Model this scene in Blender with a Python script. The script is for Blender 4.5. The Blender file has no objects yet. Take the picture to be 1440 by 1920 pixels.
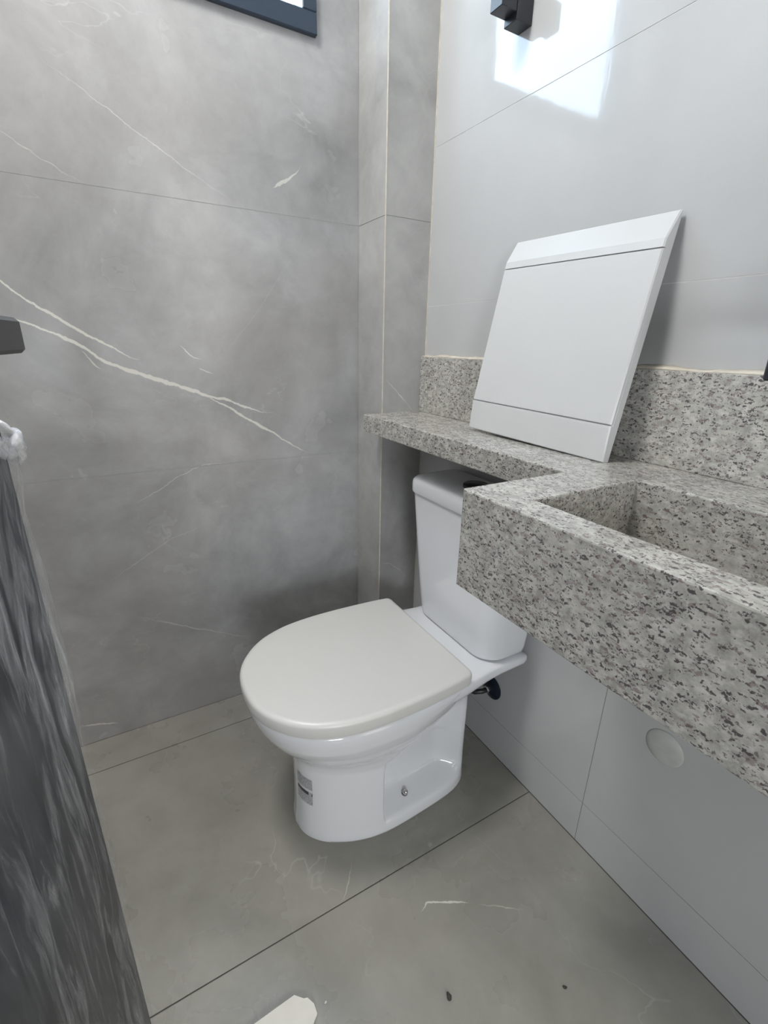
import bpy, bmesh, math, random
from mathutils import Vector, Matrix
from mathutils import noise as mn

SC = bpy.context.scene
COL = SC.collection

# ------------------------------------------------------------------ camera
cam = bpy.data.cameras.new('camera')
cam_ob = bpy.data.objects.new('camera', cam)
COL.objects.link(cam_ob)
YAW, PITCH, ROLL = -0.525, -0.3427, 0.0208
fw = Vector((math.sin(-YAW) * math.cos(PITCH), math.cos(YAW) * math.cos(PITCH), math.sin(PITCH)))
rt = fw.cross(Vector((0, 0, 1))).normalized()
up = rt.cross(fw)
r2 = rt * math.cos(ROLL) + up * math.sin(ROLL)
u2 = -rt * math.sin(ROLL) + up * math.cos(ROLL)
M = Matrix((r2, u2, -fw)).transposed().to_4x4()
M.translation = (-0.7902, -1.297, 1.08)
cam_ob.matrix_world = M
cam.sensor_fit = 'VERTICAL'
cam.sensor_height = 36
cam.lens = 880.33 / 1920 * 36
cam.clip_start = 0.01
SC.camera = cam_ob

# ------------------------------------------------------------------ world, lights, exposure
SKY = 13.0
HALL_W = 26.0
KEY_W = 26.0
CEIL_W = 20.5
EXPOSURE = -0.22
world = bpy.data.worlds.new('world')
SC.world = world
world.use_nodes = True
wb = world.node_tree.nodes['Background']
wb.inputs['Color'].default_value = (0.78, 0.89, 1.0, 1)
wb.inputs['Strength'].default_value = SKY
SC.view_settings.view_transform = 'Standard'
SC.view_settings.look = 'None'
SC.view_settings.exposure = EXPOSURE
SC.view_settings.gamma = 1
SC.view_settings.use_curve_mapping = False


def area_light(name, loc, rot, sx, sy, power, color, portal=False):
    l = bpy.data.lights.new(name, 'AREA')
    l.shape = 'RECTANGLE'
    l.size, l.size_y = sx, sy
    l.energy = power
    l.color = color
    l.cycles.is_portal = portal
    o = bpy.data.objects.new(name, l)
    o.location = loc
    o.rotation_euler = rot
    COL.objects.link(o)
    return o


R = math.radians
# the window: a portal that guides the sky in; the hall beyond the doorway: daylight; a cool key added in the hall; an added overhead fill
area_light('window_portal', (-0.55, 0.06, 2.0), (R(-90), 0, 0), 0.6, 0.5, 1, (1, 1, 1), portal=True)
area_light('hall_daylight', (0.40, -2.9, 1.2), (R(90), 0, 0), 1.3, 2.3, HALL_W, (1.0, 0.955, 0.87))
area_light('hall_key_light', (-1.23, -2.9, 1.0), (R(90), 0, R(-14)), 0.5, 0.5, KEY_W, (0.90, 0.94, 1.0))  # no door stands here: cool key light added for the toilet's wall shadow
area_light('ceiling_fill', (-0.93, -0.50, 2.44), (0, 0, 0), 0.3, 0.3, CEIL_W, (1.0, 0.975, 0.945))  # unseen fill lamp, added to lift the upper wall and top surfaces


# ------------------------------------------------------------------ materials
class NT:
    def __init__(self, name):
        self.m = bpy.data.materials.new(name)
        self.m.use_nodes = True
        self.t = self.m.node_tree
        self.t.nodes.clear()
        self.out = self.t.nodes.new('ShaderNodeOutputMaterial')
        self.b = self.t.nodes.new('ShaderNodeBsdfPrincipled')
        self.t.links.new(self.b.outputs[0], self.out.inputs[0])
        self._co = None

    def link(self, a, b):
        self.t.links.new(a, b)

    def _set(self, sock, v):
        if hasattr(v, 'is_linked') or isinstance(v, bpy.types.NodeSocket):
            self.link(v, sock)
        elif v is not None:
            if isinstance(v, tuple) and len(v) == 3 and sock.type == 'RGBA':
                v = (*v, 1)
            sock.default_value = v

    def co(self):
        if self._co is None:
            self._co = self.t.nodes.new('ShaderNodeTexCoord').outputs['Object']
        return self._co

    def xyz(self, v=None):
        n = self.t.nodes.new('ShaderNodeSeparateXYZ')
        self.link(v or self.co(), n.inputs[0])
        return n.outputs

    def mapping(self, scale=(1, 1, 1), rot=(0, 0, 0), loc=(0, 0, 0)):
        n = self.t.nodes.new('ShaderNodeMapping')
        self.link(self.co(), n.inputs[0])
        n.inputs['Scale'].default_value = scale
        n.inputs['Rotation'].default_value = rot
        n.inputs['Location'].default_value = loc
        return n.outputs[0]

    def math(self, op, a, b=None, clamp=False):
        n = self.t.nodes.new('ShaderNodeMath')
        n.operation = op
        n.use_clamp = clamp
        self._set(n.inputs[0], a)
        if b is not None:
            self._set(n.inputs[1], b)
        return n.outputs[0]

    def noise(self, scale, detail=3, rough=0.55, vec=None, dist=0.0, w=None):
        n = self.t.nodes.new('ShaderNodeTexNoise')
        n.inputs['Scale'].default_value = scale
        n.inputs['Detail'].default_value = detail
        n.inputs['Roughness'].default_value = rough
        n.inputs['Distortion'].default_value = dist
        self.link(vec or self.co(), n.inputs['Vector'])
        return n.outputs['Fac']

    def voronoi(self, scale, vec=None, feature='F1', rand=1.0):
        n = self.t.nodes.new('ShaderNodeTexVoronoi')
        n.feature = feature
        n.inputs['Scale'].default_value = scale
        n.inputs['Randomness'].default_value = rand
        self.link(vec or self.co(), n.inputs['Vector'])
        return n

    def ramp(self, fac, stops, interp='LINEAR'):
        n = self.t.nodes.new('ShaderNodeValToRGB')
        e = n.color_ramp.elements
        n.color_ramp.interpolation = interp
        while len(e) < len(stops):
            e.new(0.5)
        for i, (p, c) in enumerate(stops):
            e[i].position = p
            e[i].color = (*c, 1) if isinstance(c, tuple) else (c, c, c, 1)
        self.link(fac, n.inputs[0])
        return n.outputs[0]

    def mix(self, fac, a, b, mode='MIX'):
        n = self.t.nodes.new('ShaderNodeMix')
        n.data_type = 'RGBA'
        n.blend_type = mode
        self._set(n.inputs[0], fac)
        self._set(n.inputs[6], a)
        self._set(n.inputs[7], b)
        return n.outputs[2]

    def bump(self, h, strength=0.2, dist=0.01):
        n = self.t.nodes.new('ShaderNodeBump')
        n.inputs['Strength'].default_value = strength
        n.inputs['Distance'].default_value = dist
        self.link(h, n.inputs['Height'])
        self.link(n.outputs[0], self.b.inputs['Normal'])
        return n

    def fcurve(self, u, pts, default_ext='EXTRAPOLATED'):
        n = self.t.nodes.new('ShaderNodeFloatCurve')
        c = n.mapping.curves[0]
        n.mapping.use_clip = False
        while len(c.points) < len(pts):
            c.points.new(0.5, 0.5)
        for p, (x, y) in zip(c.points, pts):
            p.location = (x, y)
            p.handle_type = 'VECTOR'
        n.mapping.extend = 'HORIZONTAL'
        n.mapping.update()
        self.link(u, n.inputs['Value'])
        return n.outputs[0]

    def set(self, **k):
        for a, v in k.items():
            self._set(self.b.inputs[a.replace('_', ' ')], v)
        return self


def plain(name, col, rough=0.4, metal=0.0, spec=0.5, coat=0.0, var=0.04, scale=6.0):
    n = NT(name)
    f = n.noise(scale, 3)
    c = n.mix(n.ramp(f, [(0.3, 0.0), (0.7, 1.0)]), tuple(x * (1 - var) for x in col), tuple(min(1, x * (1 + var)) for x in col))
    n.set(Base_Color=c, Roughness=rough, Metallic=metal)
    n.b.inputs['Specular IOR Level'].default_value = spec
    n.b.inputs['Coat Weight'].default_value = coat
    n.b.inputs['Coat Roughness'].default_value = 0.05
    return n.m


# vein polylines of the marble-print tiles: (u, z) points, half-width, strength
V_BACK = [
    ([(-1.0, 1.225), (-0.947, 1.186), (-0.917, 1.16), (-0.885, 1.136), (-0.859, 1.119), (-0.824, 1.094), (-0.767, 1.063), (-0.735, 1.040), (-0.712, 1.034)], 0.0046, 0.72),
    ([(-1.0, 1.125), (-0.918, 1.109), (-0.883, 1.092), (-0.838, 1.071), (-0.783, 1.028), (-0.731, 1.008), (-0.676, 0.987), (-0.618, 0.967), (-0.569, 0.947), (-0.517, 0.932), (-0.448, 0.904), (-0.40, 0.895)], 0.0058, 0.72),
    ([(-0.60, 0.962), (-0.569, 0.944), (-0.505, 0.906), (-0.455, 0.872), (-0.422, 0.851), (-0.36, 0.808), (-0.300, 0.774)], 0.0045, 0.72),
    ([(-0.83, 1.590), (-0.808, 1.575), (-0.749, 1.543), (-0.672, 1.498), (-0.575, 1.444), (-0.452, 1.381)], 0.0016, 0.5),
    ([(-0.93, 1.47), (-0.894, 1.446), (-0.857, 1.424), (-0.802, 1.393), (-0.758, 1.377)], 0.0015, 0.5),
    ([(-0.83, 0.373), (-0.816, 0.367), (-0.694, 0.296), (-0.5, 0.192)], 0.0022, 0.4),
    ([(-0.53, 1.035), (-0.519, 1.048), (-0.431, 1.146), (-0.324, 1.29), (-0.30, 1.33)], 0.0012, 0.32),
    ([(-1.0, 0.07), (-0.979, 0.063), (-0.94, 0.052), (-0.904, 0.038)], 0.004, 0.65),
    ([(-0.83, 1.054), (-0.826, 1.051), (-0.812, 1.03), (-0.795, 1.012)], 0.003, 0.55),
    ([(-0.625, 1.07), (-0.610, 1.056), (-0.594, 1.04), (-0.575, 1.036)], 0.003, 0.65),
    ([(-0.59, 1.02), (-0.57, 1.008), (-0.55, 1.002)], 0.0026, 0.5),
    ([(-0.372, 1.428), (-0.358, 1.439), (-0.330, 1.455), (-0.302, 1.479), (-0.295, 1.49)], 0.0045, 0.5),
    ([(-0.80, 0.67), (-0.72, 0.71), (-0.66, 0.745), (-0.60, 0.77), (-0.52, 0.765)], 0.0022, 0.32),
    ([(-0.88, 0.47), (-0.80, 0.52), (-0.70, 0.575), (-0.6, 0.60)], 0.002, 0.25),
]
V_PIL = [
    ([(-0.137, 1.0), (-0.129, 0.992), (-0.089, 0.956), (-0.043, 0.91), (-0.02, 0.885)], 0.0025, 0.5),
    ([(-0.137, 0.44), (-0.10, 0.43), (-0.06, 0.40), (-0.03, 0.355)], 0.002, 0.45),
]


def marble(name, base_lo, base_hi, veins, axis='x', u0=-1.1, u1=0.0, rough=0.2, warm=None, floor=False, spec=0.5):
    n = NT(name)
    x, y, z = n.xyz()
    u = {'x': x, 'y': y}[axis]
    v = y if floor else z
    warp = n.noise(2.2, 2)
    big = n.noise(2.6, 6, 0.62, dist=0.6)
    fine = n.noise(9.0, 7, 0.65, dist=0.4)
    cloud = n.math('ADD', n.math('MULTIPLY', big, 0.65), n.math('MULTIPLY', fine, 0.35))
    col = n.mix(n.ramp(cloud, [(0.18, 0.0), (0.82, 1.0)]), base_lo, base_hi)
    if warm:
        w = n.noise(1.7, 4, 0.6, vec=n.mapping((1, 1, 1), loc=(3, 7, 2)))
        col = n.mix(n.ramp(w, [(0.42, 0.0), (0.8, 0.7)]), col, warm)
    # faint bluish scratches and flecks that come with the print
    rid = n.math('ABSOLUTE', n.math('SUBTRACT', n.noise(4.6, 4, 0.5, vec=n.mapping((1, 1, 1.7), rot=(0.2, 0.5, 0.3), loc=(1, 2, 3)), dist=0.35), 0.5))
    rmask = n.math('MULTIPLY', n.ramp(rid, [(0.0, 1.0), (0.006, 0.0)]), n.ramp(n.noise(4.0, 2, vec=n.mapping(loc=(5, 5, 9))), [(0.50, 0.0), (0.7, 0.26)]))
    col = n.mix(rmask, col, (0.62, 0.63, 0.64))
    fl = n.voronoi(9.0, vec=n.mapping((1.0, 1.0, 0.45), rot=(0.3, 0.6, 0.2)))
    fmask = n.math('MULTIPLY', n.ramp(fl.outputs['Distance'], [(0.035, 1.0), (0.06, 0.0)]), n.ramp(n.noise(5, 2, vec=n.mapping(loc=(2, 8, 4))), [(0.5, 0.0), (0.62, 0.4)]))
    col = n.mix(fmask, col, (0.66, 0.64, 0.58))
    if veins:
        un = n.math('DIVIDE', n.math('SUBTRACT', u, u0), u1 - u0)
        wob = n.math('ADD', n.math('MULTIPLY', n.math('SUBTRACT', n.noise(26, 4, 0.6), 0.5), 0.016),
                     n.math('MULTIPLY', n.math('SUBTRACT', n.noise(90, 2, 0.6), 0.5), 0.004))
        wid = n.math('ADD', n.math('MULTIPLY', n.noise(30, 3, vec=n.mapping(loc=(4, 1, 6))), 1.3), 0.32)
        vw = n.math('ADD', v, wob)
        acc = None
        for pts, hw, st in veins:
            f = lambda a: (a - u0) / (u1 - u0)
            zc = n.fcurve(un, [(f(a), b) for a, b in pts])
            e = 0.5 * abs(pts[-1][0] - pts[0][0])
            wc = n.fcurve(un, [(f(pts[0][0]) - 0.002, -0.25), (f(pts[0][0]), 0.12), (f(pts[0][0] + e * 0.5), 0.8), (f(pts[0][0] + e * 1.1), 1.0),
                               (f(pts[-1][0] - e * 0.3), 0.6), (f(pts[-1][0]), 0.1), (f(pts[-1][0]) + 0.002, -0.25)])
            d = n.math('ABSOLUTE', n.math('SUBTRACT', vw, zc))
            m = n.math('DIVIDE', n.math('SUBTRACT', n.math('MULTIPLY', n.math('MULTIPLY', wc, hw), wid), d), 0.0016, clamp=True)
            m = n.math('MULTIPLY', m, st)
            acc = m if acc is None else n.math('MAXIMUM', acc, m)
        col = n.mix(acc, col, (0.74, 0.72, 0.66))
    n.set(Base_Color=col, Roughness=n.ramp(n.noise(5, 4), [(0.3, rough * 0.85), (0.7, rough * 1.2)]))
    n.b.inputs['Specular IOR Level'].default_value = spec
    n.bump(n.noise(3.5, 2), 0.012, 0.02)
    return n.m


def white_tile():
    n = NT('white_glazed_tile')
    f = n.noise(3, 4)
    c = n.mix(n.ramp(f, [(0.3, 0.0), (0.7, 1.0)]), (0.46, 0.467, 0.465), (0.505, 0.512, 0.51))
    sm = n.noise(6, 5, 0.65, vec=n.mapping(loc=(7, 3, 1)))
    c = n.mix(n.ramp(sm, [(0.62, 0.0), (0.8, 0.16)]), c, (0.50, 0.48, 0.43))
    n.set(Base_Color=c, Roughness=0.07)
    n.b.inputs['Specular IOR Level'].default_value = 0.5
    n.bump(n.math('ADD', n.noise(2.6, 1), n.math('MULTIPLY', n.noise(22, 2, vec=n.mapping((1, 2.2, 0.6), rot=(0.5, 0, 0))), 0.06)), 0.10, 0.02)
    return n.m


def granite():
    n = NT('speckled_grey_granite')
    base = n.noise(55, 5, 0.7)
    c = n.mix(n.ramp(base, [(0.35, 0.0), (0.65, 1.0)]), (0.30, 0.293, 0.265), (0.54, 0.525, 0.48))
    warp = n.t.nodes.new('ShaderNodeVectorMath')
    warp.operation = 'MULTIPLY_ADD'
    nn = n.t.nodes.new('ShaderNodeTexNoise')
    nn.inputs['Scale'].default_value = 210
    nn.inputs['Detail'].default_value = 3
    n.link(n.co(), nn.inputs['Vector'])
    n.link(nn.outputs['Color'], warp.inputs[0])
    warp.inputs[1].default_value = (0.011, 0.011, 0.011)
    n.link(n.mapping((1.0, 0.62, 1.25), rot=(0.5, 0.3, 0.4)), warp.inputs[2])
    wv = warp.outputs[0]
    pale = n.voronoi(115, vec=wv)
    c = n.mix(n.ramp(pale.outputs['Distance'], [(0.15, 0.45), (0.5, 0.0)]), c, (0.70, 0.69, 0.65))
    clus = n.noise(9, 3, 0.6, vec=n.mapping(loc=(3.1, 2.2, 0.7)))
    # dark flakes: a share of the cells of two cell patterns, more of them where the stone clusters
    for sc, share, colr, st, off in ((205, 0.37, (0.065, 0.056, 0.058), 0.9, 0.0), (310, 0.36, (0.11, 0.088, 0.09), 0.75, 3.0), (150, 0.25, (0.22, 0.17, 0.17), 0.65, 6.0)):
        ad = n.t.nodes.new('ShaderNodeVectorMath')
        n.link(wv, ad.inputs[0])
        ad.inputs[1].default_value = (off, off * 0.7, off * 0.3)
        v = n.voronoi(sc, vec=ad.outputs[0])
        sp = n.t.nodes.new('ShaderNodeSeparateColor')
        n.link(v.outputs['Color'], sp.inputs[0])
        thr = n.math('ADD', share - 0.42, n.math('MULTIPLY', clus, 0.85))
        on = n.math('GREATER_THAN', thr, sp.outputs[0])
        sz = n.ramp(v.outputs['Distance'], [(0.33, 1.0), (0.47, 0.0)])
        c = n.mix(n.math('MULTIPLY', n.math('MULTIPLY', on, sz), st), c, colr)
    blot = n.noise(13, 4, 0.6, vec=n.mapping(loc=(9, 4, 2)))
    c = n.mix(n.ramp(blot, [(0.66, 0.0), (0.76, 0.5)]), c, (0.10, 0.09, 0.095))
    n.set(Base_Color=c, Roughness=0.22)
    n.b.inputs['Specular IOR Level'].default_value = 0.75
    n.bump(n.noise(220, 2), 0.03, 0.002)
    return n.m


def film_mat():
    n = NT('crumpled_clear_film')
    st = n.noise(40, 6, 0.72, vec=n.mapping((1.0, 1.0, 0.13), rot=(0.3, 0.0, 0.1)), dist=1.2)
    bl = n.noise(5.0, 4, 0.6, vec=n.mapping((1.0, 1.0, 0.5)))
    f = n.math('ADD', n.math('MULTIPLY', st, 0.62), n.math('MULTIPLY', bl, 0.46))
    tr = n.t.nodes.new('ShaderNodeBsdfTransparent')
    mx = n.t.nodes.new('ShaderNodeMixShader')
    n.set(Base_Color=(0.66, 0.68, 0.72), Roughness=0.32)
    n.bump(n.noise(60, 5, 0.7, vec=n.mapping((1, 1, 0.18), rot=(0.3, 0, 0)), dist=0.6), 0.9, 0.012)
    n.link(n.ramp(f, [(0.45, 0.015), (0.54, 0.06), (0.61, 0.27), (0.73, 0.7)]), mx.inputs[0])
    n.link(tr.outputs[0], mx.inputs[1])
    n.link(n.b.outputs[0], mx.inputs[2])
    n.link(mx.outputs[0], n.out.inputs[0])
    return n.m


def collar_mat():
    n = NT('bunched_clear_film')
    f = n.noise(45, 4, 0.6)
    tr = n.t.nodes.new('ShaderNodeBsdfTransparent')
    mx = n.t.nodes.new('ShaderNodeMixShader')
    n.set(Base_Color=(0.74, 0.75, 0.78), Roughness=0.25)
    n.bump(n.noise(70, 3), 0.5, 0.006)
    n.link(n.ramp(f, [(0.35, 0.25), (0.65, 0.7)]), mx.inputs[0])
    n.link(tr.outputs[0], mx.inputs[1])
    n.link(n.b.outputs[0], mx.inputs[2])
    n.link(mx.outputs[0], n.out.inputs[0])
    return n.m


def pane_mat():
    n = NT('clear_window_glass')
    tr = n.t.nodes.new('ShaderNodeBsdfTransparent')
    gl = n.t.nodes.new('ShaderNodeBsdfGlossy')
    mx = n.t.nodes.new('ShaderNodeMixShader')
    lw = n.t.nodes.new('ShaderNodeLayerWeight')
    lw.inputs[0].default_value = 0.5
    f = n.noise(4, 2)
    n.link(n.ramp(f, [(0.3, (0.86, 0.93, 1.0)), (0.7, (0.9, 0.96, 1.0))]), tr.inputs[0])
    gl.inputs['Roughness'].default_value = 0.02
    n.link(n.math('ADD', n.math('MULTIPLY', n.math('POWER', lw.outputs['Facing'], 5.0), 0.9), 0.04), mx.inputs[0])
    n.link(tr.outputs[0], mx.inputs[1])
    n.link(gl.outputs[0], mx.inputs[2])
    n.link(mx.outputs[0], n.out.inputs[0])
    return n.m


def sticker_mat():
    n = NT('printed_label')
    x, y, z = n.xyz()
    txt = n.noise(500, 2, 0.6, vec=n.mapping((1, 1, 2.6)))
    c = n.mix(n.ramp(txt, [(0.47, 0.0), (0.52, 1.0)]), (0.23, 0.23, 0.25), (0.52, 0.53, 0.55))
    zz = n.math('DIVIDE', n.math('SUBTRACT', z, 0.095), 0.075)
    blk = n.ramp(zz, [(0.0, 0.0), (0.36, 0.0), (0.37, 1.0), (0.50, 1.0), (0.51, 0.0), (1.0, 0.0)], 'CONSTANT')
    xs = n.ramp(n.noise(90, 1, vec=n.mapping((1, 1, 0.3))), [(0.48, 0.0), (0.5, 1.0)])
    c = n.mix(n.math('MULTIPLY', blk, xs), c, (0.05, 0.05, 0.06))
    wht = n.ramp(zz, [(0.0, 0.0), (0.50, 1.0), (0.60, 0.0), (1.0, 0.0)], 'CONSTANT')
    c = n.mix(n.math('MULTIPLY', wht, 0.8), c, (0.7, 0.71, 0.73))
    n.set(Base_Color=c, Roughness=0.4)
    return n.m


def wall_grout():
    n = NT('white_grout_dirt_shade_low')
    x, y, z = n.xyz()
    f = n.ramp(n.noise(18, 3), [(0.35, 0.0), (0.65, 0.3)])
    k = n.math('ADD', n.ramp(z, [(0.6, 1.0), (0.8, 0.0)]), f, clamp=True)  # low joints darkened: dirt and the shade down there share this colour
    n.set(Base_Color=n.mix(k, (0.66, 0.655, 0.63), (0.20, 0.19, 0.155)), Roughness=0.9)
    return n.m


MAT = dict(
    back=marble('grey_marble_wall_tile', (0.13, 0.128, 0.128), (0.53, 0.532, 0.535), V_BACK, 'x', rough=0.24, warm=(0.32, 0.30, 0.285)),
    pil=marble('grey_marble_pilaster_tile', (0.18, 0.177, 0.17), (0.57, 0.568, 0.55), V_PIL, 'x', u0=-0.14, u1=0.0, rough=0.2),
    floor=marble('grey_marble_floor_tile', (0.16, 0.155, 0.135), (0.40, 0.39, 0.348),
                 [([(-0.40, -0.803), (-0.393, -0.800), (-0.378, -0.794), (-0.321, -0.827), (-0.30, -0.84)], 0.0035, 0.7),
                  ([(-0.29, -0.845), (-0.257, -0.869), (-0.23, -0.89), (-0.206, -0.908)], 0.002, 0.4),
                  ([(-0.535, -0.71), (-0.522, -0.702), (-0.499, -0.679), (-0.48, -0.653), (-0.47, -0.62)], 0.0025, 0.3)],
                 'x', rough=0.28, floor=True, warm=(0.24, 0.225, 0.20)),
    tile=white_tile(),
    grout_l=plain('pale_grout', (0.38, 0.375, 0.36), 0.9),
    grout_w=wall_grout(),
    grout_d=plain('dark_floor_grout', (0.10, 0.095, 0.085), 0.9),
    caulk=plain('beige_sealant', (0.62, 0.57, 0.48), 0.6, var=0.15, scale=40),
    granite=granite(),
    ceramic=plain('white_ceramic', (0.735, 0.75, 0.772), 0.12, coat=0.3, var=0.01),
    seat=plain('white_matte_plastic', (0.64, 0.635, 0.61), 0.34, var=0.012),
    panel=plain('white_satin_plastic', (0.60, 0.605, 0.60), 0.32, var=0.012),
    chrome=plain('polished_chrome', (0.55, 0.55, 0.56), 0.08, 1.0),
    darkchrome=plain('dark_button_plastic', (0.02, 0.02, 0.022), 0.25),
    blue=plain('dark_blue_plastic', (0.003, 0.009, 0.02), 0.3),
    hose=plain('braided_grey_hose', (0.05, 0.05, 0.048), 0.4, 0.6),
    black=plain('matte_black_metal', (0.022, 0.024, 0.03), 0.38, var=0.1),
    door=plain('black_aluminium', (0.013, 0.015, 0.026), 0.3, var=0.15),
    lever=plain('dark_grey_handle', (0.055, 0.052, 0.053), 0.5, var=0.08),
    frame=plain('hazed_black_aluminium', (0.030, 0.044, 0.068), 0.35),  # black frame; bluish haze and reflection are put into its colour
    paint=plain('white_wall_paint', (0.80, 0.80, 0.79), 0.8),
    hallp=plain('hall_wall_paint', (0.74, 0.73, 0.70), 0.8),
    paper=plain('white_card', (0.72, 0.70, 0.64), 0.7, var=0.05, scale=20),
    crumb=plain('dark_crumb', (0.05, 0.045, 0.04), 0.9),
    crumbw=plain('pale_crumb', (0.6, 0.6, 0.55), 0.9),
    cap=plain('frosted_white_cap', (0.50, 0.51, 0.48), 0.4, var=0.1, scale=30),
    glass=pane_mat(), film=film_mat(), collar=collar_mat(), sticker=sticker_mat(),
)


# ------------------------------------------------------------------ mesh helpers
def obj(name, bm, mat, parent=None, smooth=False, angle=None):
    bmesh.ops.recalc_face_normals(bm, faces=bm.faces)
    me = bpy.data.meshes.new(name)
    bm.to_mesh(me)
    bm.free()
    if smooth:
        for p in me.polygons:
            p.use_smooth = True
    if angle is not None:
        me.set_sharp_from_angle(angle=R(angle))
    me.materials.append(MAT[mat] if isinstance(mat, str) else mat)
    o = bpy.data.objects.new(name, me)
    COL.objects.link(o)
    if parent:
        o.parent = parent
        o.matrix_parent_inverse = parent.matrix_basis.inverted()
    return o


def box(bm, a, b, bevel=0.0, seg=2):
    t = bmesh.new()
    bmesh.ops.create_cube(t, size=1)
    for v in t.verts:
        v.co = Vector([a[i] + (v.co[i] + 0.5) * (b[i] - a[i]) for i in range(3)])
    if bevel:
        bmesh.ops.bevel(t, geom=t.edges[:], offset=bevel, segments=seg, profile=0.5, affect='EDGES')
    me = bpy.data.meshes.new('tmp')
    t.to_mesh(me)
    t.free()
    bm.from_mesh(me)
    bpy.data.meshes.remove(me)
    return bm


def bx(a, b, bevel=0.0, seg=2):
    return box(bmesh.new(), a, b, bevel, seg)


def prism(poly, axis, d0, d1):
    """extrude a 2-D polygon along axis ('x': pts are (y,z), 'y': (x,z), 'z': (x,y))"""
    bm = bmesh.new()
    def P(p, d):
        return {'x': (d, p[0], p[1]), 'y': (p[0], d, p[1]), 'z': (p[0], p[1], d)}[axis]
    A = [bm.verts.new(P(p, d0)) for p in poly]
    B = [bm.verts.new(P(p, d1)) for p in poly]
    bm.faces.new(A)
    bm.faces.new(B[::-1])
    n = len(poly)
    for i in range(n):
        bm.faces.new((A[i], B[i], B[(i + 1) % n], A[(i + 1) % n]))
    return bm


def loft(rings, cap0=True, cap1=True, bm=None):
    bm = bm or bmesh.new()
    L = [[bm.verts.new(p) for p in r] for r in rings]
    n = len(L[0])
    for a, b in zip(L, L[1:]):
        for i in range(n):
            bm.faces.new((a[i], a[(i + 1) % n], b[(i + 1) % n], b[i]))
    if cap0:
        bm.faces.new(L[0][::-1])
    if cap1:
        bm.faces.new(L[-1])
    return bm


def tube(pts, rad, seg=10):
    rings = []
    for i, p in enumerate(pts):
        p = Vector(p)
        d = (Vector(pts[min(i + 1, len(pts) - 1)]) - Vector(pts[max(i - 1, 0)])).normalized()
        a = d.orthogonal().normalized() if i == 0 else (rings_a - d * rings_a.dot(d)).normalized()
        rings_a = a
        b = d.cross(a)
        r = rad[i] if isinstance(rad, (list, tuple)) else rad
        rings.append([p + (a * math.cos(t) + b * math.sin(t)) * r for t in [2 * math.pi * k / seg for k in range(seg)]])
    return loft(rings)


def lathe(prof, origin, axis, seg=32):
    axis = Vector(axis).normalized()
    a = axis.orthogonal().normalized()
    b = axis.cross(a)
    O = Vector(origin)
    return loft([[O + axis * h + (a * math.cos(t) + b * math.sin(t)) * max(r, 1e-5) for t in [2 * math.pi * k / seg for k in range(seg)]] for r, h in prof])


def thing(name, label, cat, loc=(0, 0, 0), group=None):
    o = bpy.data.objects.new(name, None)
    o.empty_display_size = 0.05
    o.location = loc
    COL.objects.link(o)
    o['label'] = label
    o['category'] = cat
    if group:
        o['group'] = group
    return o


def tag(o, label, cat):
    o['label'] = label
    o['category'] = cat
    return o


def struct(o):
    o['kind'] = 'structure'
    return o


def smoothstep(a, b, x):
    t = max(0.0, min(1.0, (x - a) / (b - a)))
    return t * t * (3 - 2 * t)


def interp(tab, x):
    if x <= tab[0][0]:
        return tab[0][1]
    for (a, va), (b, vb) in zip(tab, tab[1:]):
        if x <= b:
            return va + (vb - va) * (x - a) / (b - a)
    return tab[-1][1]


def smooth_interp(tab, x):
    """Catmull-Rom through the table (non-uniform, monotone enough for our use)"""
    n = len(tab)
    if x <= tab[0][0]:
        return tab[0][1]
    if x >= tab[-1][0]:
        return tab[-1][1]
    for i in range(n - 1):
        if x <= tab[i + 1][0]:
            break
    x0, y0 = tab[i]
    x1, y1 = tab[i + 1]
    def slope(k):
        if k == 0:
            return (tab[1][1] - tab[0][1]) / (tab[1][0] - tab[0][0])
        if k == n - 1:
            return (tab[-1][1] - tab[-2][1]) / (tab[-1][0] - tab[-2][0])
        return (tab[k + 1][1] - tab[k - 1][1]) / (tab[k + 1][0] - tab[k - 1][0])
    h = x1 - x0
    t = (x - x0) / h
    m0, m1 = slope(i) * h, slope(i + 1) * h
    return (2 * t**3 - 3 * t**2 + 1) * y0 + (t**3 - 2 * t**2 + t) * m0 + (-2 * t**3 + 3 * t**2) * y1 + (t**3 - t**2) * m1


# ------------------------------------------------------------------ the room
XL, YF, ZC = -1.10, -1.52, 2.46       # left wall, wall with the doorway, ceiling
PW, PD = 0.137, 0.147                 # pilaster
G = 0.0007                             # half a tile joint
T = 0.008

wall_back = struct(obj('wall_back', loft([
    [(XL, 0.0015, 0), (0.15, 0.0015, 0), (0.15, 0.0015, ZC), (XL, 0.0015, ZC)],
    [(XL, 0.15, 0), (0.15, 0.15, 0), (0.15, 0.15, ZC), (XL, 0.15, ZC)]]), 'grout_l'))
WX0, WX1, WZ0, WZ1 = -0.85, -0.2485, 1.745, 2.27
# cut the window opening out of the wall body: rebuilt as four blocks in one mesh
bm = bmesh.new()
for a, b in (((XL - 0.12, 0.0004, 0), (WX0, 0.05, ZC)), ((WX1, 0.0004, 0), (0.0, 0.05, ZC)), ((WX0, 0.0004, 0), (WX1, 0.05, WZ0)), ((WX0, 0.0004, WZ1), (WX1, 0.05, ZC))):
    box(bm, a, b)
old = wall_back.data
bmesh.ops.recalc_face_normals(bm, faces=bm.faces)
bm.to_mesh(old)
bm.free()


def btile(poly, bev=True):
    t = prism(poly, 'y', 0.0, T)
    return obj('tile', t, 'back', wall_back)


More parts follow.
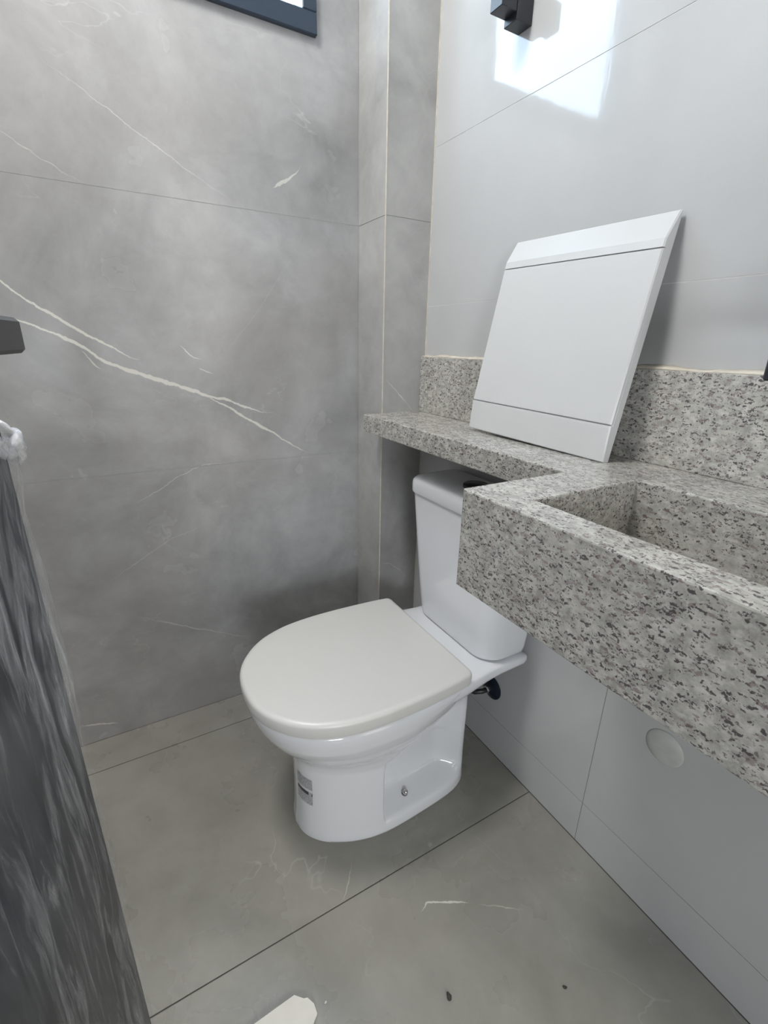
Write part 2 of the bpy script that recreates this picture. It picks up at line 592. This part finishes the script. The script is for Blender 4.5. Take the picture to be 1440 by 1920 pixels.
X1 = -PW - 0.0005
for z0, z1 in ((0, 0.152), (0.152, 0.765), (0.765, 1.378)):
    btile([(XL, z0 + G), (X1, z0 + G), (X1, z1 - G), (XL, z1 - G)])
z0, z1, z2 = 1.378, 1.99, ZC
btile([(XL, z0 + G), (X1, z0 + G), (X1, z1 - G), (WX1, z1 - G), (WX1, WZ0), (WX0, WZ0), (WX0, z1 - G), (XL, z1 - G)])
btile([(XL, z1 + G), (WX0, z1 + G), (WX0, WZ1), (WX1, WZ1), (WX1, z1 + G), (X1, z1 + G), (X1, z2), (XL, z2)])

# pilaster in the corner
pil = struct(obj('trim_1', bx((-PW + 0.0015, -PD + 0.0015, 0), (-0.001, 0.0, ZC)), 'grout_l'))
for z0, z1 in ((0, 1.378), (1.378, ZC)):
    obj('tile', bx((-PW + 0.0008, -PD, z0 + G), (-0.0025, -PD + T, z1 - G)), 'pil', pil)
    obj('tile', bx((-PW, -PD + 0.0008, z0 + G), (-PW + T, -0.0008, z1 - G)), 'pil', pil)
obj('edge_bead', bx((-PW - 0.0008, -PD - 0.0008, 0), (-PW + 0.0014, -PD + 0.0014, ZC)), 'caulk', pil)

# right wall
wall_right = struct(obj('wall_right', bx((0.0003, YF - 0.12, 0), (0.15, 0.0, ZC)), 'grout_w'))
rows = [(0, 0.115), (0.115, 0.647), (0.647, 1.179), (1.179, 1.537), (1.537, 2.07), (2.07, ZC)]
for k, (z0, z1) in enumerate(rows):
    cuts = [YF, -0.853, 0.0] if k < 2 else [YF, -1.28, 0.0]
    for a, b in zip(cuts, cuts[1:]):
        lip = 0.0003 if k == 4 else 0.0
        obj('tile', bx((-lip, a + G, z0 + G), (T, b - G, z1 - G)), 'tile', wall_right)
obj('corner_sealant', bx((-0.0025, -PD - 0.0015, 0), (0.0, -PD, ZC)), 'caulk', wall_right)

# floor
floor = struct(obj('floor', bx((XL, YF - 0.1, -0.1), (0.01, 0.01, -0.0015)), 'grout_d'))
for a, b in ((-0.118, 0.0), (-0.712, -0.118), (-1.306, -0.712), (YF - 0.1, -1.306)):
    obj('tile', bx((XL, a + 0.0013, -T), (-0.0022, b - 0.0013, 0)), 'floor', floor)

wall_left = struct(obj('wall_left', bx((XL - 0.12, YF, 0), (XL, 0.0, ZC)), 'paint'))
bm = bmesh.new()
DX0, DX1, DZ = -1.03, -0.10, 2.12      # doorway
box(bm, (XL - 0.12, YF - 0.12, 0), (DX0, YF, ZC))
box(bm, (DX1, YF - 0.12, 0), (0.0, YF, ZC))
box(bm, (DX0, YF - 0.12, DZ), (DX1, YF, ZC))
struct(obj('wall_front', bm, 'tile'))
struct(obj('ceiling', bx((XL - 0.12, YF - 0.12, ZC), (0.15, 0.15, ZC + 0.1)), 'paint'))
# the hall beyond the doorway
bm = bmesh.new()
box(bm, (-2.2, -3.1, 0), (1.2, -3.0, ZC))
box(bm, (-2.3, -3.1, 0), (-2.2, YF - 0.12, ZC))
box(bm, (1.2, -3.1, 0), (1.3, YF - 0.12, ZC))
box(bm, (-2.2, YF - 0.12, 0), (XL - 0.12, YF - 0.02, ZC))
box(bm, (0.15, YF - 0.12, 0), (1.2, YF - 0.02, ZC))
box(bm, (-2.2, -3.1, ZC), (1.2, YF - 0.12, ZC + 0.1))
struct(obj('wall_hall', bm, 'hallp'))
struct(obj('floor_hall', bx((-2.2, -3.0, -0.1), (1.2, YF - 0.1, 0)), 'floor'))

# window: black frame with glass, set in the back wall
win = struct(obj('window_1', bx((WX0, -0.012, WZ0), (WX1, 0.05, WZ0 + 0.041), 0.002, 1), 'frame'))
for a, b in (((WX0, -0.012, WZ1 - 0.041), (WX1, 0.05, WZ1)), ((WX0, -0.012, WZ0 + 0.041), (WX0 + 0.041, 0.05, WZ1 - 0.041)),
             ((WX1 - 0.034, -0.012, WZ0 + 0.041), (WX1, 0.05, WZ1 - 0.034))):
    obj('frame_bar', bx(a, b, 0.002, 1), 'frame', win)
obj('pane', bx((WX0 + 0.03, 0.018, WZ0 + 0.03), (WX1 - 0.03, 0.022, WZ1 - 0.03)), 'glass', win)


# ------------------------------------------------------------------ granite counter with carved basin
ZT, AX, BX, YB, YE = 0.900, -0.194, -0.396, -0.827, -1.44
vanity = thing('granite_vanity', 'speckled grey granite counter with narrow shelf and carved rectangular basin', 'counter', (0, -0.8, 0.756))
bm = prism([(-0.0, -PD), (AX, -PD), (AX, YB), (-0.0, YB)], 'z', 0.854, ZT)
ed = [e for e in bm.edges if all(abs(v.co.x - AX) < 1e-4 for v in e.verts) and abs(e.verts[0].co.y - e.verts[1].co.y) > 0.1]
bmesh.ops.bevel(bm, geom=ed, offset=0.002, segments=2, profile=0.5, affect='EDGES')
obj('shelf', bm, 'granite', vanity)

# basin block with a rectangular well
hx0, hx1, hy0, hy1, zf, zb = -0.345, -0.135, -1.36, -0.905, 0.790, 0.756
bm = bmesh.new()
def quad_ring(x0, y0, x1, y1, z):
    return [bm.verts.new(p) for p in ((x0, y0, z), (x1, y0, z), (x1, y1, z), (x0, y1, z))]
ob_, ot, it, ib = quad_ring(BX, YE, 0, YB, zb), quad_ring(BX, YE, 0, YB, ZT), quad_ring(hx0, hy0, hx1, hy1, ZT), quad_ring(hx0, hy0, hx1, hy1, zf)
for a, b in ((ob_, ot), (ot, it), (it, ib)):
    for i in range(4):
        bm.faces.new((a[i], a[(i + 1) % 4], b[(i + 1) % 4], b[i]))
bm.faces.new(ob_[::-1])
bm.faces.new(ib)
ed = []
for e in bm.edges:
    p, q = e.verts[0].co, e.verts[1].co
    if abs(p.x - BX) < 1e-4 and abs(q.x - BX) < 1e-4:
        ed.append(e)
    elif abs(p.y - YB) < 1e-4 and abs(q.y - YB) < 1e-4 and p.z > 0.89 and q.z > 0.89:
        pass
    elif all(hx0 - 1e-4 < c.x < hx1 + 1e-4 and c.z > 0.89 for c in (p, q)) and abs(p.y) > 0.9 and min(p.y, q.y) > YE + 0.01:
        ed.append(e)
bmesh.ops.bevel(bm, geom=ed, offset=0.0022, segments=2, profile=0.5, affect='EDGES')
obj('basin', bm, 'granite', vanity)
obj('drain', lathe([(0.0, 0.0), (0.03, 0.0), (0.03, 0.003), (0.026, 0.004), (0.012, 0.002), (0, 0.002)], (-0.24, -1.13, zf), (0, 0, 1)), 'chrome', vanity, True, 40)
bs = tag(obj('backsplash', bx((-0.016, YE, ZT), (0.0, -PD - 0.0005, 1.05), 0.0012, 1), 'granite'), 'upright granite backsplash strip on the white wall behind the leaning panel', 'backsplash')
rng = random.Random(4)
bm = bmesh.new()
y = -PD - 0.001
rings = []
while y > YE:
    h = 0.0035 + 0.003 * mn.noise((y * 14, 0, 0)) + 0.001 * rng.random()
    d = 0.013 + 0.004 * mn.noise((y * 9, 3, 0))
    rings.append([(-d, y, 1.05), (-d * 0.85, y, 1.05 + h * 0.8), (-0.003, y, 1.05 + h), (0.0, y, 1.05 + h * 1.6), (0.0, y, 1.05)])
    y -= 0.012
loft(rings, bm=bm)
obj('sealant_bead', bm, 'caulk', bs, True)

# ------------------------------------------------------------------ toilet
TY = -0.497
toilet = thing('toilet', 'white ceramic close-coupled toilet under the granite shelf, lid closed', 'toilet', (-0.35, TY, 0))

HW_RIM = [(-0.645, 0.0), (-0.6435, 0.030), (-0.638, 0.058), (-0.625, 0.089), (-0.604, 0.119), (-0.58, 0.143), (-0.55, 0.163), (-0.50, 0.182), (-0.44, 0.191), (-0.38, 0.193), (-0.31, 0.191), (-0.25, 0.187), (-0.20, 0.181)]
HW_PED = [(0.0, 0.0), (0.004, 0.028), (0.016, 0.054), (0.04, 0.080), (0.075, 0.102), (0.11, 0.117), (0.15, 0.127), (0.20, 0.131), (0.28, 0.128), (0.36, 0.121), (0.395, 0.113), (0.42, 0.100), (0.438, 0.08), (0.448, 0.055), (0.452, 0.0)]


def d_outline(xb=-0.1985, corner=0.014):
    """closed D-shaped seat outline, counter-clockwise from the back right corner round the front"""
    half = []
    for k in range(1, 46):
        x = -0.645 + (xb - corner + 0.645) * (1 - math.cos(k / 45 * math.pi / 2))
        half.append((x, smooth_interp(HW_RIM, x)))
    hw = half[-1][1]
    for k in range(1, 7):
        t = k / 6 * math.pi / 2
        half.append((xb - corner + corner * math.sin(t), hw - 0.0025 * k / 6 - corner * (1 - math.cos(t))))
    return [(x, -h) for x, h in half[::-1]] + [(-0.645, 0.0)] + [(x, h) for x, h in half]


D0 = d_outline()


def d_ring(q, z, dx=0.0):
    """the outline moved inwards by q"""
    n = len(D0)
    out = []
    for i in range(n):
        p, m, r = D0[i - 1], D0[i], D0[(i + 1) % n]
        tx, ty = r[0] - p[0], r[1] - p[1]
        l = math.hypot(tx, ty) or 1
        out.append((m[0] + q * (-ty / l) * SGN, TY + m[1] + q * (tx / l) * SGN, z))
    return out


SGN = -1.0


# bowl + pedestal: one loft whose section changes from the egg-shaped foot to the D-shaped rim
XF = [(0.0, -0.5535), (0.012, -0.553), (0.03, -0.551), (0.06, -0.549), (0.12, -0.5475), (0.19, -0.5485), (0.215, -0.552), (0.235, -0.561), (0.255, -0.575), (0.275, -0.590), (0.30, -0.607), (0.33, -0.624), (0.36, -0.6355), (0.388, -0.6405)]
BL = [(0.0, 0.0), (0.20, 0.0), (0.225, 0.07), (0.245, 0.20), (0.262, 0.36), (0.28, 0.55), (0.305, 0.74), (0.335, 0.90), (0.36, 0.97), (0.388, 1.0)]
SW = [(0.0, 0.992), (0.006, 1.0), (0.03, 0.975), (0.08, 0.95), (0.15, 0.945), (0.22, 0.95), (0.388, 0.95)]
NX = 64


def ped_hw(x, xf, xb, z):
    s = (x - xf) / (xb - xf) * 0.452
    return max(0, smooth_interp(HW_PED, s)) * interp(SW, z)


def rim_hw(x, xf):
    xx = -0.645 + (x - xf) * (0.445 / (-0.20 - xf))
    if xx <= -0.6449:
        return 0.0
    return max(0, smooth_interp(HW_RIM, min(xx, -0.20)) - 0.0045)


def section(z):
    xf = smooth_interp(XF, z)
    xb = -0.101
    front = [xf + (-0.40 - xf) * (1 - math.cos(k / 30 * math.pi / 2)) for k in range(30)]
    back = [-0.40, -0.395, -0.39, -0.386, -0.382, -0.379, -0.3775, -0.3765, -0.375, -0.371, -0.366, -0.36, -0.353, -0.346, -0.338, -0.33, -0.322, -0.314, -0.306, -0.298, -0.29, -0.282, -0.274, -0.266, -0.258, -0.25, -0.24, -0.23, -0.22, -0.21, -0.20, -0.19, -0.17, -0.155, -0.14, -0.13, -0.121, -0.113, -0.108, -0.104, -0.102, xb]
    side = []
    for x in front + back:
        b = interp(BL, max(0.0, z - 0.045 * smoothstep(-0.36, -0.17, x)))
        hp = ped_hw(x, xf, xb, z)
        hr = rim_hw(x, xf)
        # the rim's flare dies out towards the back, where the deck takes over
        k = smoothstep(-0.11, -0.235, x)
        hr = hp + (hr - hp) * k
        h = hp * (1 - b) + hr * b
        # recess in the rear half of the foot, floor sloping up to the wall
        dx = smoothstep(-0.3800, -0.3763, x)
        zt = 0.178 + 0.085 * smoothstep(-0.376, -0.25, x)
        zr = smoothstep(0.026, 0.062, z) * (1 - smoothstep(zt - 0.036, zt + 0.036, z))
        fade = 1 - smoothstep(-0.20, -0.12, x)
        h -= 0.062 * dx * zr * fade * min(1, h / 0.09) * (1 - b)
        side.append((x, max(h, 0.0)))
    return side


zs = [0.0, 0.004, 0.010, 0.018, 0.025] + [0.03 + 0.005 * k for k in range(70)] + [0.379, 0.383, 0.386]
rings = []
for z in zs:
    sd = section(z)
    if z > 0.378:                                    # rounded top edge
        q = {0.379: 0.0012, 0.383: 0.004, 0.386: 0.008}[z]
        sd = [(x + (q if i < 2 else 0), max(0, h - q)) for i, (x, h) in enumerate(sd)]
    rings.append([(x, TY - h, z) for x, h in sd[::-1]] + [(x, TY + h, z) for x, h in sd[1:-1]])
bm = loft(rings)
crease = [v for v in bm.verts if -0.372 < v.co.x < -0.14 and 0.16 < v.co.z < 0.345 and abs(v.co.y - TY) > 0.02]
for _ in range(6):
    bmesh.ops.smooth_vert(bm, verts=crease, factor=0.5, use_axis_x=True, use_axis_y=True, use_axis_z=True)
bowl = obj('bowl', bm, 'ceramic', toilet, True, 85)

# deck behind the seat, carrying the tank
rings = []
for x in [-0.275, -0.25, -0.22, -0.19, -0.16, -0.13, -0.10, -0.07, -0.04, -0.02, -0.012, -0.008]:
    k = smoothstep(-0.26, -0.10, x)
    hw = 0.176 + (0.157 - 0.176) * k
    zt = 0.3885
    zbm = 0.315 + 0.03 * smoothstep(-0.20, -0.02, x)
    if x > -0.02:
        e = (x + 0.02) * 0.35
        hw -= e
        zt -= e
    ring = []
    for j in range(40):
        t = 2 * math.pi * j / 40
        c, s = math.cos(t), math.sin(t)
        p = 0.22 if s > 0 else 0.75
        yy = hw * (1 if c >= 0 else -1) * abs(c) ** (0.22 if s > 0 else 0.62)
        zz = 0.368 + ((zt - 0.368) if s > 0 else (0.368 - zbm)) * (1 if s >= 0 else -1) * abs(s) ** (0.35 if s > 0 else 0.9)
        ring.append((x, TY + yy, zz))
    rings.append(ring)
obj('tank_deck', loft(rings), 'ceramic', toilet, True, 60)


def rrect(x0, x1, hw, r, z, rb=None, n=10):
    rb = r if rb is None else rb
    out = []
    for cx, cy, rr, a0 in ((x0 + r, -hw + r, r, 180), (x1 - rb, -hw + rb, rb, 270), (x1 - rb, hw - rb, rb, 0), (x0 + r, hw - r, r, 90)):
        for k in range(n + 1):
            a = R(a0 + 90 * k / n)
            out.append((cx + rr * math.cos(a), TY + cy + rr * math.sin(a), z))
    return out


# seat ring (thin, its shadow gap shows under the lid) and the closed lid
obj('seat_ring', loft([d_ring(0.014, 0.3862), d_ring(0.0105, 0.3866), d_ring(0.0105, 0.392), d_ring(0.014, 0.3925)]), 'seat', toilet, True, 45)
obj('lid', loft([d_ring(0.011, 0.3925), d_ring(0.0042, 0.3918), d_ring(0.0018, 0.3925), d_ring(0.0008, 0.395), d_ring(0.0, 0.404), d_ring(0.0, 0.4155), d_ring(0.0007, 0.4185), d_ring(0.0024, 0.4212), d_ring(0.0052, 0.4232),
                 d_ring(0.0085, 0.4242), d_ring(0.0115, 0.4246)]), 'seat', toilet, True, 50)
for s in (-1, 1):
    yc = TY + s * 0.076
    obj('hinge', tube([(-0.192, yc - 0.02, 0.397), (-0.192, yc + 0.02, 0.397)], 0.0085, 14), 'seat', toilet, True, 50)

# tank
tz = [0.389, 0.391, 0.396, 0.41, 0.44, 0.48, 0.53, 0.60, 0.66, 0.726]
rings = []
for z in tz:
    t = (z - 0.389) / 0.337
    hw = 0.1475 + 0.029 * t ** 0.75
    xf = -0.137 - 0.013 * t
    q = {0.389: 0.007, 0.391: 0.0035, 0.396: 0.001}.get(z, 0)
    rings.append(rrect(xf + q, -0.008, hw - q, 0.055 - 0.02 * t, z, 0.02))
tank = obj('tank', loft(rings), 'ceramic', toilet, True, 40)
rings = []
for z, q in ((0.727, 0.004), (0.7285, 0.001), (0.732, 0.0), (0.752, 0.0), (0.759, 0.0012), (0.764, 0.0042), (0.768, 0.0095), (0.7705, 0.018), (0.7725, 0.035)):
    rings.append(rrect(-0.155 + q, -0.006 - q * 0.4, 0.181 - q, 0.036, z, 0.02))
obj('tank_lid', loft(rings), 'ceramic', toilet, True, 40)
obj('flush_button', lathe([(0.030, 0.0), (0.030, 0.007), (0.027, 0.0095), (0.0, 0.0105)], (-0.082, TY, 0.7715), (0, 0, 1)), 'darkchrome', toilet, True, 40)

# chrome floor bolt in the recess of the foot
bo = obj('floor_bolt', lathe([(0.0085, -0.004), (0.0085, 0.003), (0.0062, 0.0035), (0.006, 0.011), (0.0035, 0.0142), (0.0, 0.015)], (-0.306, TY - 0.092, 0.044), (0, -0.5, 0.86), 16), 'chrome', toilet, True, 40)

# printed label on the front of the foot, hugging the ceramic
bm = bmesh.new()
zr = [0.095 + 0.0125 * k for k in range(7)]
grid = []
for z in zr:
    sd = section(z)
    pts = [(x, TY - h) for x, h in sd[::-1]] + [(x, TY + h) for x, h in sd[1:]]
    i0 = len(sd) - 1
    arc = []
    run = 0
    path = [pts[i0 - k] for k in range(0, 22)]       # from the tip towards the camera side
    row = []
    L = [0]
    for a, b in zip(path, path[1:]):
        L.append(L[-1] + math.dist(a, b))
    for k in range(9):
        s = 0.012 + 0.048 * k / 8
        for j in range(len(L) - 1):
            if L[j + 1] >= s:
                break
        f = (s - L[j]) / (L[j + 1] - L[j])
        px = path[j][0] + (path[j + 1][0] - path[j][0]) * f
        py = path[j][1] + (path[j + 1][1] - path[j][1]) * f
        tx, ty = path[j + 1][0] - path[j][0], path[j + 1][1] - path[j][1]
        l = math.hypot(tx, ty)
        row.append(bm.verts.new((px + ty / l * 0.0008, py - tx / l * 0.0008, z)))
    grid.append(row)
for a, b in zip(grid, grid[1:]):
    for i in range(8):
        bm.faces.new((a[i], a[i + 1], b[i + 1], b[i]))
obj('label_sticker', bm, 'sticker', toilet, True)['label'] = 'grey and white printed label'

# ------------------------------------------------------------------ water inlet on the wall behind the toilet
inlet = thing('water_inlet', 'dark blue wall rosette with a grey flexible hose beside the toilet', 'pipe', (0, -0.543, 0.205))
obj('rosette', lathe([(0.0, 0.0), (0.033, 0.0), (0.033, 0.003), (0.028, 0.007), (0.014, 0.011), (0.0, 0.011)], (-0.0005, -0.543, 0.205), (-1, 0, 0)), 'blue', inlet, True, 40)
obj('nut', lathe([(0.0, 0.01), (0.011, 0.01), (0.011, 0.022), (0.008, 0.024), (0.0, 0.024)], (0, -0.543, 0.205), (-1, 0, 0), 6), 'chrome', inlet)
obj('hose', tube([(-0.022, -0.543, 0.205), (-0.035, -0.541, 0.204), (-0.05, -0.53, 0.200), (-0.062, -0.505, 0.196), (-0.064, -0.47, 0.20), (-0.06, -0.43, 0.225), (-0.058, -0.40, 0.27), (-0.058, -0.385, 0.33), (-0.06, -0.383, 0.375)], 0.0068, 12), 'hose', inlet, True)

cap = tag(obj('drain_plug', lathe([(0.0, 0.0), (0.034, 0.0), (0.034, 0.001), (0.031, 0.003), (0.022, 0.005), (0.0, 0.006)], (-0.0003, -0.98, 0.392), (-1, 0, 0)), 'cap', None, True, 40),
          'pale round frosted drain plug on the white wall below the basin', 'plug')

# ------------------------------------------------------------------ electrical panel cover leaning on the wall
cov = thing('panel_cover', 'white plastic electrical panel cover leaning on the shelf against the wall', 'panel', (-0.075, -0.639, 0.9))
Bp = Vector((-0.0745, -0.637, 0.9012))
ang = math.atan2(0.0690, 0.379)
Vv = Vector((math.sin(ang), 0, math.cos(ang)))
Uv = Vector((0, -1, 0))
roll = R(-1.0)
Uv, Vv = Uv * math.cos(roll) + Vv * math.sin(roll), Vv * math.cos(roll) - Uv * math.sin(roll)
Nv = -Uv.cross(Vv)
Nv = Nv if Nv.x < 0 else -Nv
def CP(u, v, n):
    return Bp + Uv * u + Vv * v + Nv * n
prof_body = [(0.0, 0.0), (0.0, 0.0135), (0.0015, 0.0150), (0.056, 0.0210), (0.0605, 0.0212), (0.0605, 0.016), (0.3295, 0.016), (0.3295, 0.0212), (0.342, 0.0207), (0.3835, 0.0045), (0.385, 0.003), (0.385, 0.0)]
def hw_at(v):
    return 0.1755 - 0.006 * v / 0.385
def cover_loft(prof, inset=0.0, cham=0.0022):
    rings = []
    for s, q in ((-1, cham), (-1, 0), (1, 0), (1, cham)):
        pass
    r = []
    for side, dn in ((-1.0, cham), (-1.0, 0.0), (1.0, 0.0), (1.0, cham)):
        ring = []
        for v, n in prof:
            u = side * (hw_at(v) - inset)
            if dn == 0.0:
                u -= side * cham
                ring.append(CP(u, v, n))
            else:
                ring.append(CP(u, v, max(0.0, n - cham) if n > cham else n))
        r.append(ring)
    return loft(r)
obj('frame', cover_loft(prof_body), 'panel', cov)
door_prof = [(0.0622, 0.0162), (0.0622, 0.0203), (0.0632, 0.0212), (0.3268, 0.0212), (0.3278, 0.0203), (0.3278, 0.0162)]
obj('panel_door', cover_loft(door_prof, 0.0004), 'panel', cov)

# ------------------------------------------------------------------ black square hook high on the wall
hook = thing('wall_hook', 'small black square-edged fixture high on the white wall', 'wall fixture', (0, -0.43, 1.68))
obj('wall_plate', bx((-0.038, -0.446, 1.645), (0.0, -0.411, 1.72), 0.001, 1), 'black', hook)
obj('front_block', bx((-0.074, -0.444, 1.657), (-0.038, -0.4115, 1.70), 0.001, 1), 'black', hook)

# ------------------------------------------------------------------ wall tap whose spout tip just enters the frame
tap = thing('wall_tap', 'matte black wall-mounted tap above the basin', 'tap', (0, -1.048, 1.12))
obj('wall_flange', lathe([(0.0, 0.0), (0.026, 0.0), (0.026, 0.006), (0.0, 0.008)], (0.0, -1.048, 1.12), (-1, 0, 0)), 'black', tap, True, 40)
obj('spout', bx((-0.15, -1.056, 1.108), (-0.006, -1.032, 1.132), 0.002, 1), 'black', tap)
obj('outlet', bx((-0.15, -1.056, 1.050), (-0.126, -1.032, 1.109), 0.002, 1), 'black', tap)
obj('lever', bx((-0.075, -1.051, 1.131), (-0.060, -1.045, 1.185), 0.002, 1), 'black', tap)

# ------------------------------------------------------------------ open black door wrapped in clear film
DE = Vector((-0.872, -0.805, 0))          # free edge, room side
DH = Vector((-0.945, -1.50, 0))           # hinge side
dl = (DH - DE).length
da = (DH - DE).normalized()
dn = Vector((-da.y, da.x, 0))
if dn.x < 0:
    dn = -dn
def DP(s, n, z):
    return DE + da * s + dn * n + Vector((0, 0, z))
door = obj('door_1', bmesh.new(), 'door')
struct(door)
def slab(s0, s1, n0, n1, z0, z1, bev=0.0015):
    t = bx((s0, n0, z0), (s1, n1, z1), bev, 1)
    for v in t.verts:
        v.co = DP(v.co.x, v.co.y, v.co.z)
    return t
t = slab(0, dl, -0.036, 0, 0.008, 2.10)
bmesh.ops.recalc_face_normals(t, faces=t.faces)
t.to_mesh(door.data)
t.free()
hd = obj('door_handle', slab(0.004, 0.135, 0.019, 0.031, 1.068, 1.094, 0.003), 'lever', door)
obj('handle_neck', slab(0.018, 0.034, 0.0, 0.020, 1.074, 1.088, 0.002), 'lever', hd)
obj('lock_plate', slab(0.004, 0.05, 0.0, 0.003, 1.035, 1.12, 0.001), 'lever', door)

# film: a U-shaped sheet round the free edge of the door, wrinkled
def film_path(off, n):
    """points round the slab from the far face, over the free edge, along the room face"""
    pts = []
    N1, N2, N3 = n
    for k in range(N1):
        pts.append((0.25 - 0.25 * k / N1, -0.036 - off, 0, -1))
    for k in range(N2):
        a = math.pi * k / N2
        pts.append((-off * math.sin(a) - 0.0, -0.018 - (0.018 + off) * math.cos(a), -math.sin(a), -math.cos(a)))
    for k in range(N3 + 1):
        pts.append((dl * 0.97 * (k / N3) ** 1.6, off, 0, 1))
    return pts
FP = film_path(0.004, (8, 10, 70))
bm = bmesh.new()
grid = []
ZN = 110
for j in range(ZN + 1):
    z = 0.012 + 0.985 * j / ZN
    row = []
    for i, (s, n, ds, dnn) in enumerate(FP):
        w = mn.fractal((s * 30, z * 5.0 + s * 11, 1.7), 1.0, 2.0, 4) * 0.005 + mn.noise((s * 5, z * 2.0, 8.1)) * 0.004
        w = max(-0.003, w) + 0.002
        top = smoothstep(0.93, 0.997, z)
        w += top * (0.006 + 0.006 * mn.noise((s * 30, z * 20, 3)))
        row.append(bm.verts.new(DP(s + ds * w, n + dnn * w, z + 0.012 * top * mn.noise((s * 22, 0, 5)))))
    grid.append(row)
for a, b in zip(grid, grid[1:]):
    for i in range(len(FP) - 1):
        bm.faces.new((a[i], a[i + 1], b[i + 1], b[i]))
obj('plastic_film', bm, 'film', door, True)['label'] = 'crumpled clear protective film'
# bunched collar where the film ends
FP2 = film_path(0.009, (8, 12, 60))
rings = []
for i, (s, n, ds, dnn) in enumerate(FP2):
    c = DP(s, n, 1.000 + 0.014 * mn.noise((s * 14, n * 30, 2)))
    out = da * ds + dn * dnn
    ring = []
    for k in range(14):
        a = 2 * math.pi * k / 14
        rr = 0.0045 + 0.006 * mn.noise((i * 0.35, math.cos(a) * 1.4, math.sin(a) * 1.4))
        ring.append(c + out * (math.cos(a) * rr * 0.9 + 0.002) + Vector((0, 0, math.sin(a) * rr * 2.0)))
    rings.append(ring)
obj('film_collar', loft(rings), 'collar', door, True)['label'] = 'bunched whitish film edge'

# ------------------------------------------------------------------ card strip and crumbs on the floor
card_poly = [(-0.666, -0.8045), (-0.653, -0.817), (-0.647, -0.819), (-0.640, -0.832), (-0.640, -0.8465), (-0.652, -0.856), (-0.70, -0.858), (-0.82, -0.863), (-0.823, -0.811), (-0.74, -0.8075)]
bm = prism(card_poly, 'z', 0.0005, 0.006)
tag(obj('card_strip', bm, 'paper'), 'torn off-white card strip lying on the floor near the door', 'card')


def crumb(name, x, y, r, seed, mat, label):
    bm = bmesh.new()
    bmesh.ops.create_icosphere(bm, subdivisions=2, radius=r)
    for v in bm.verts:
        k = 1 + 0.45 * mn.noise(v.co * (1.2 / r) + Vector((seed, 0, 0)))
        v.co = Vector((v.co.x * k * 1.5, v.co.y * k, (v.co.z * k) * 0.5))
    zmin = min(v.co.z for v in bm.verts)
    a = seed * 1.3
    for v in bm.verts:
        x_, y_ = v.co.x, v.co.y
        v.co = Vector((x + x_ * math.cos(a) - y_ * math.sin(a), y + x_ * math.sin(a) + y_ * math.cos(a), v.co.z - zmin))
    tag(obj(name, bm, mat, None, True), label, 'debris')


crumb('dark_crumb', -0.429, -0.937, 0.0042, 1, 'crumb', 'larger dark crumb on the floor tile, right of the white card strip')
crumb('dark_crumb', -0.239, -1.028, 0.0026, 2, 'crumb', 'tiny dark crumb on the floor tile below the basin')
crumb('pale_crumb', -0.621, -0.838, 0.0018, 3, 'crumbw', 'tiny pale crumb on the floor beside the torn end of the card strip')
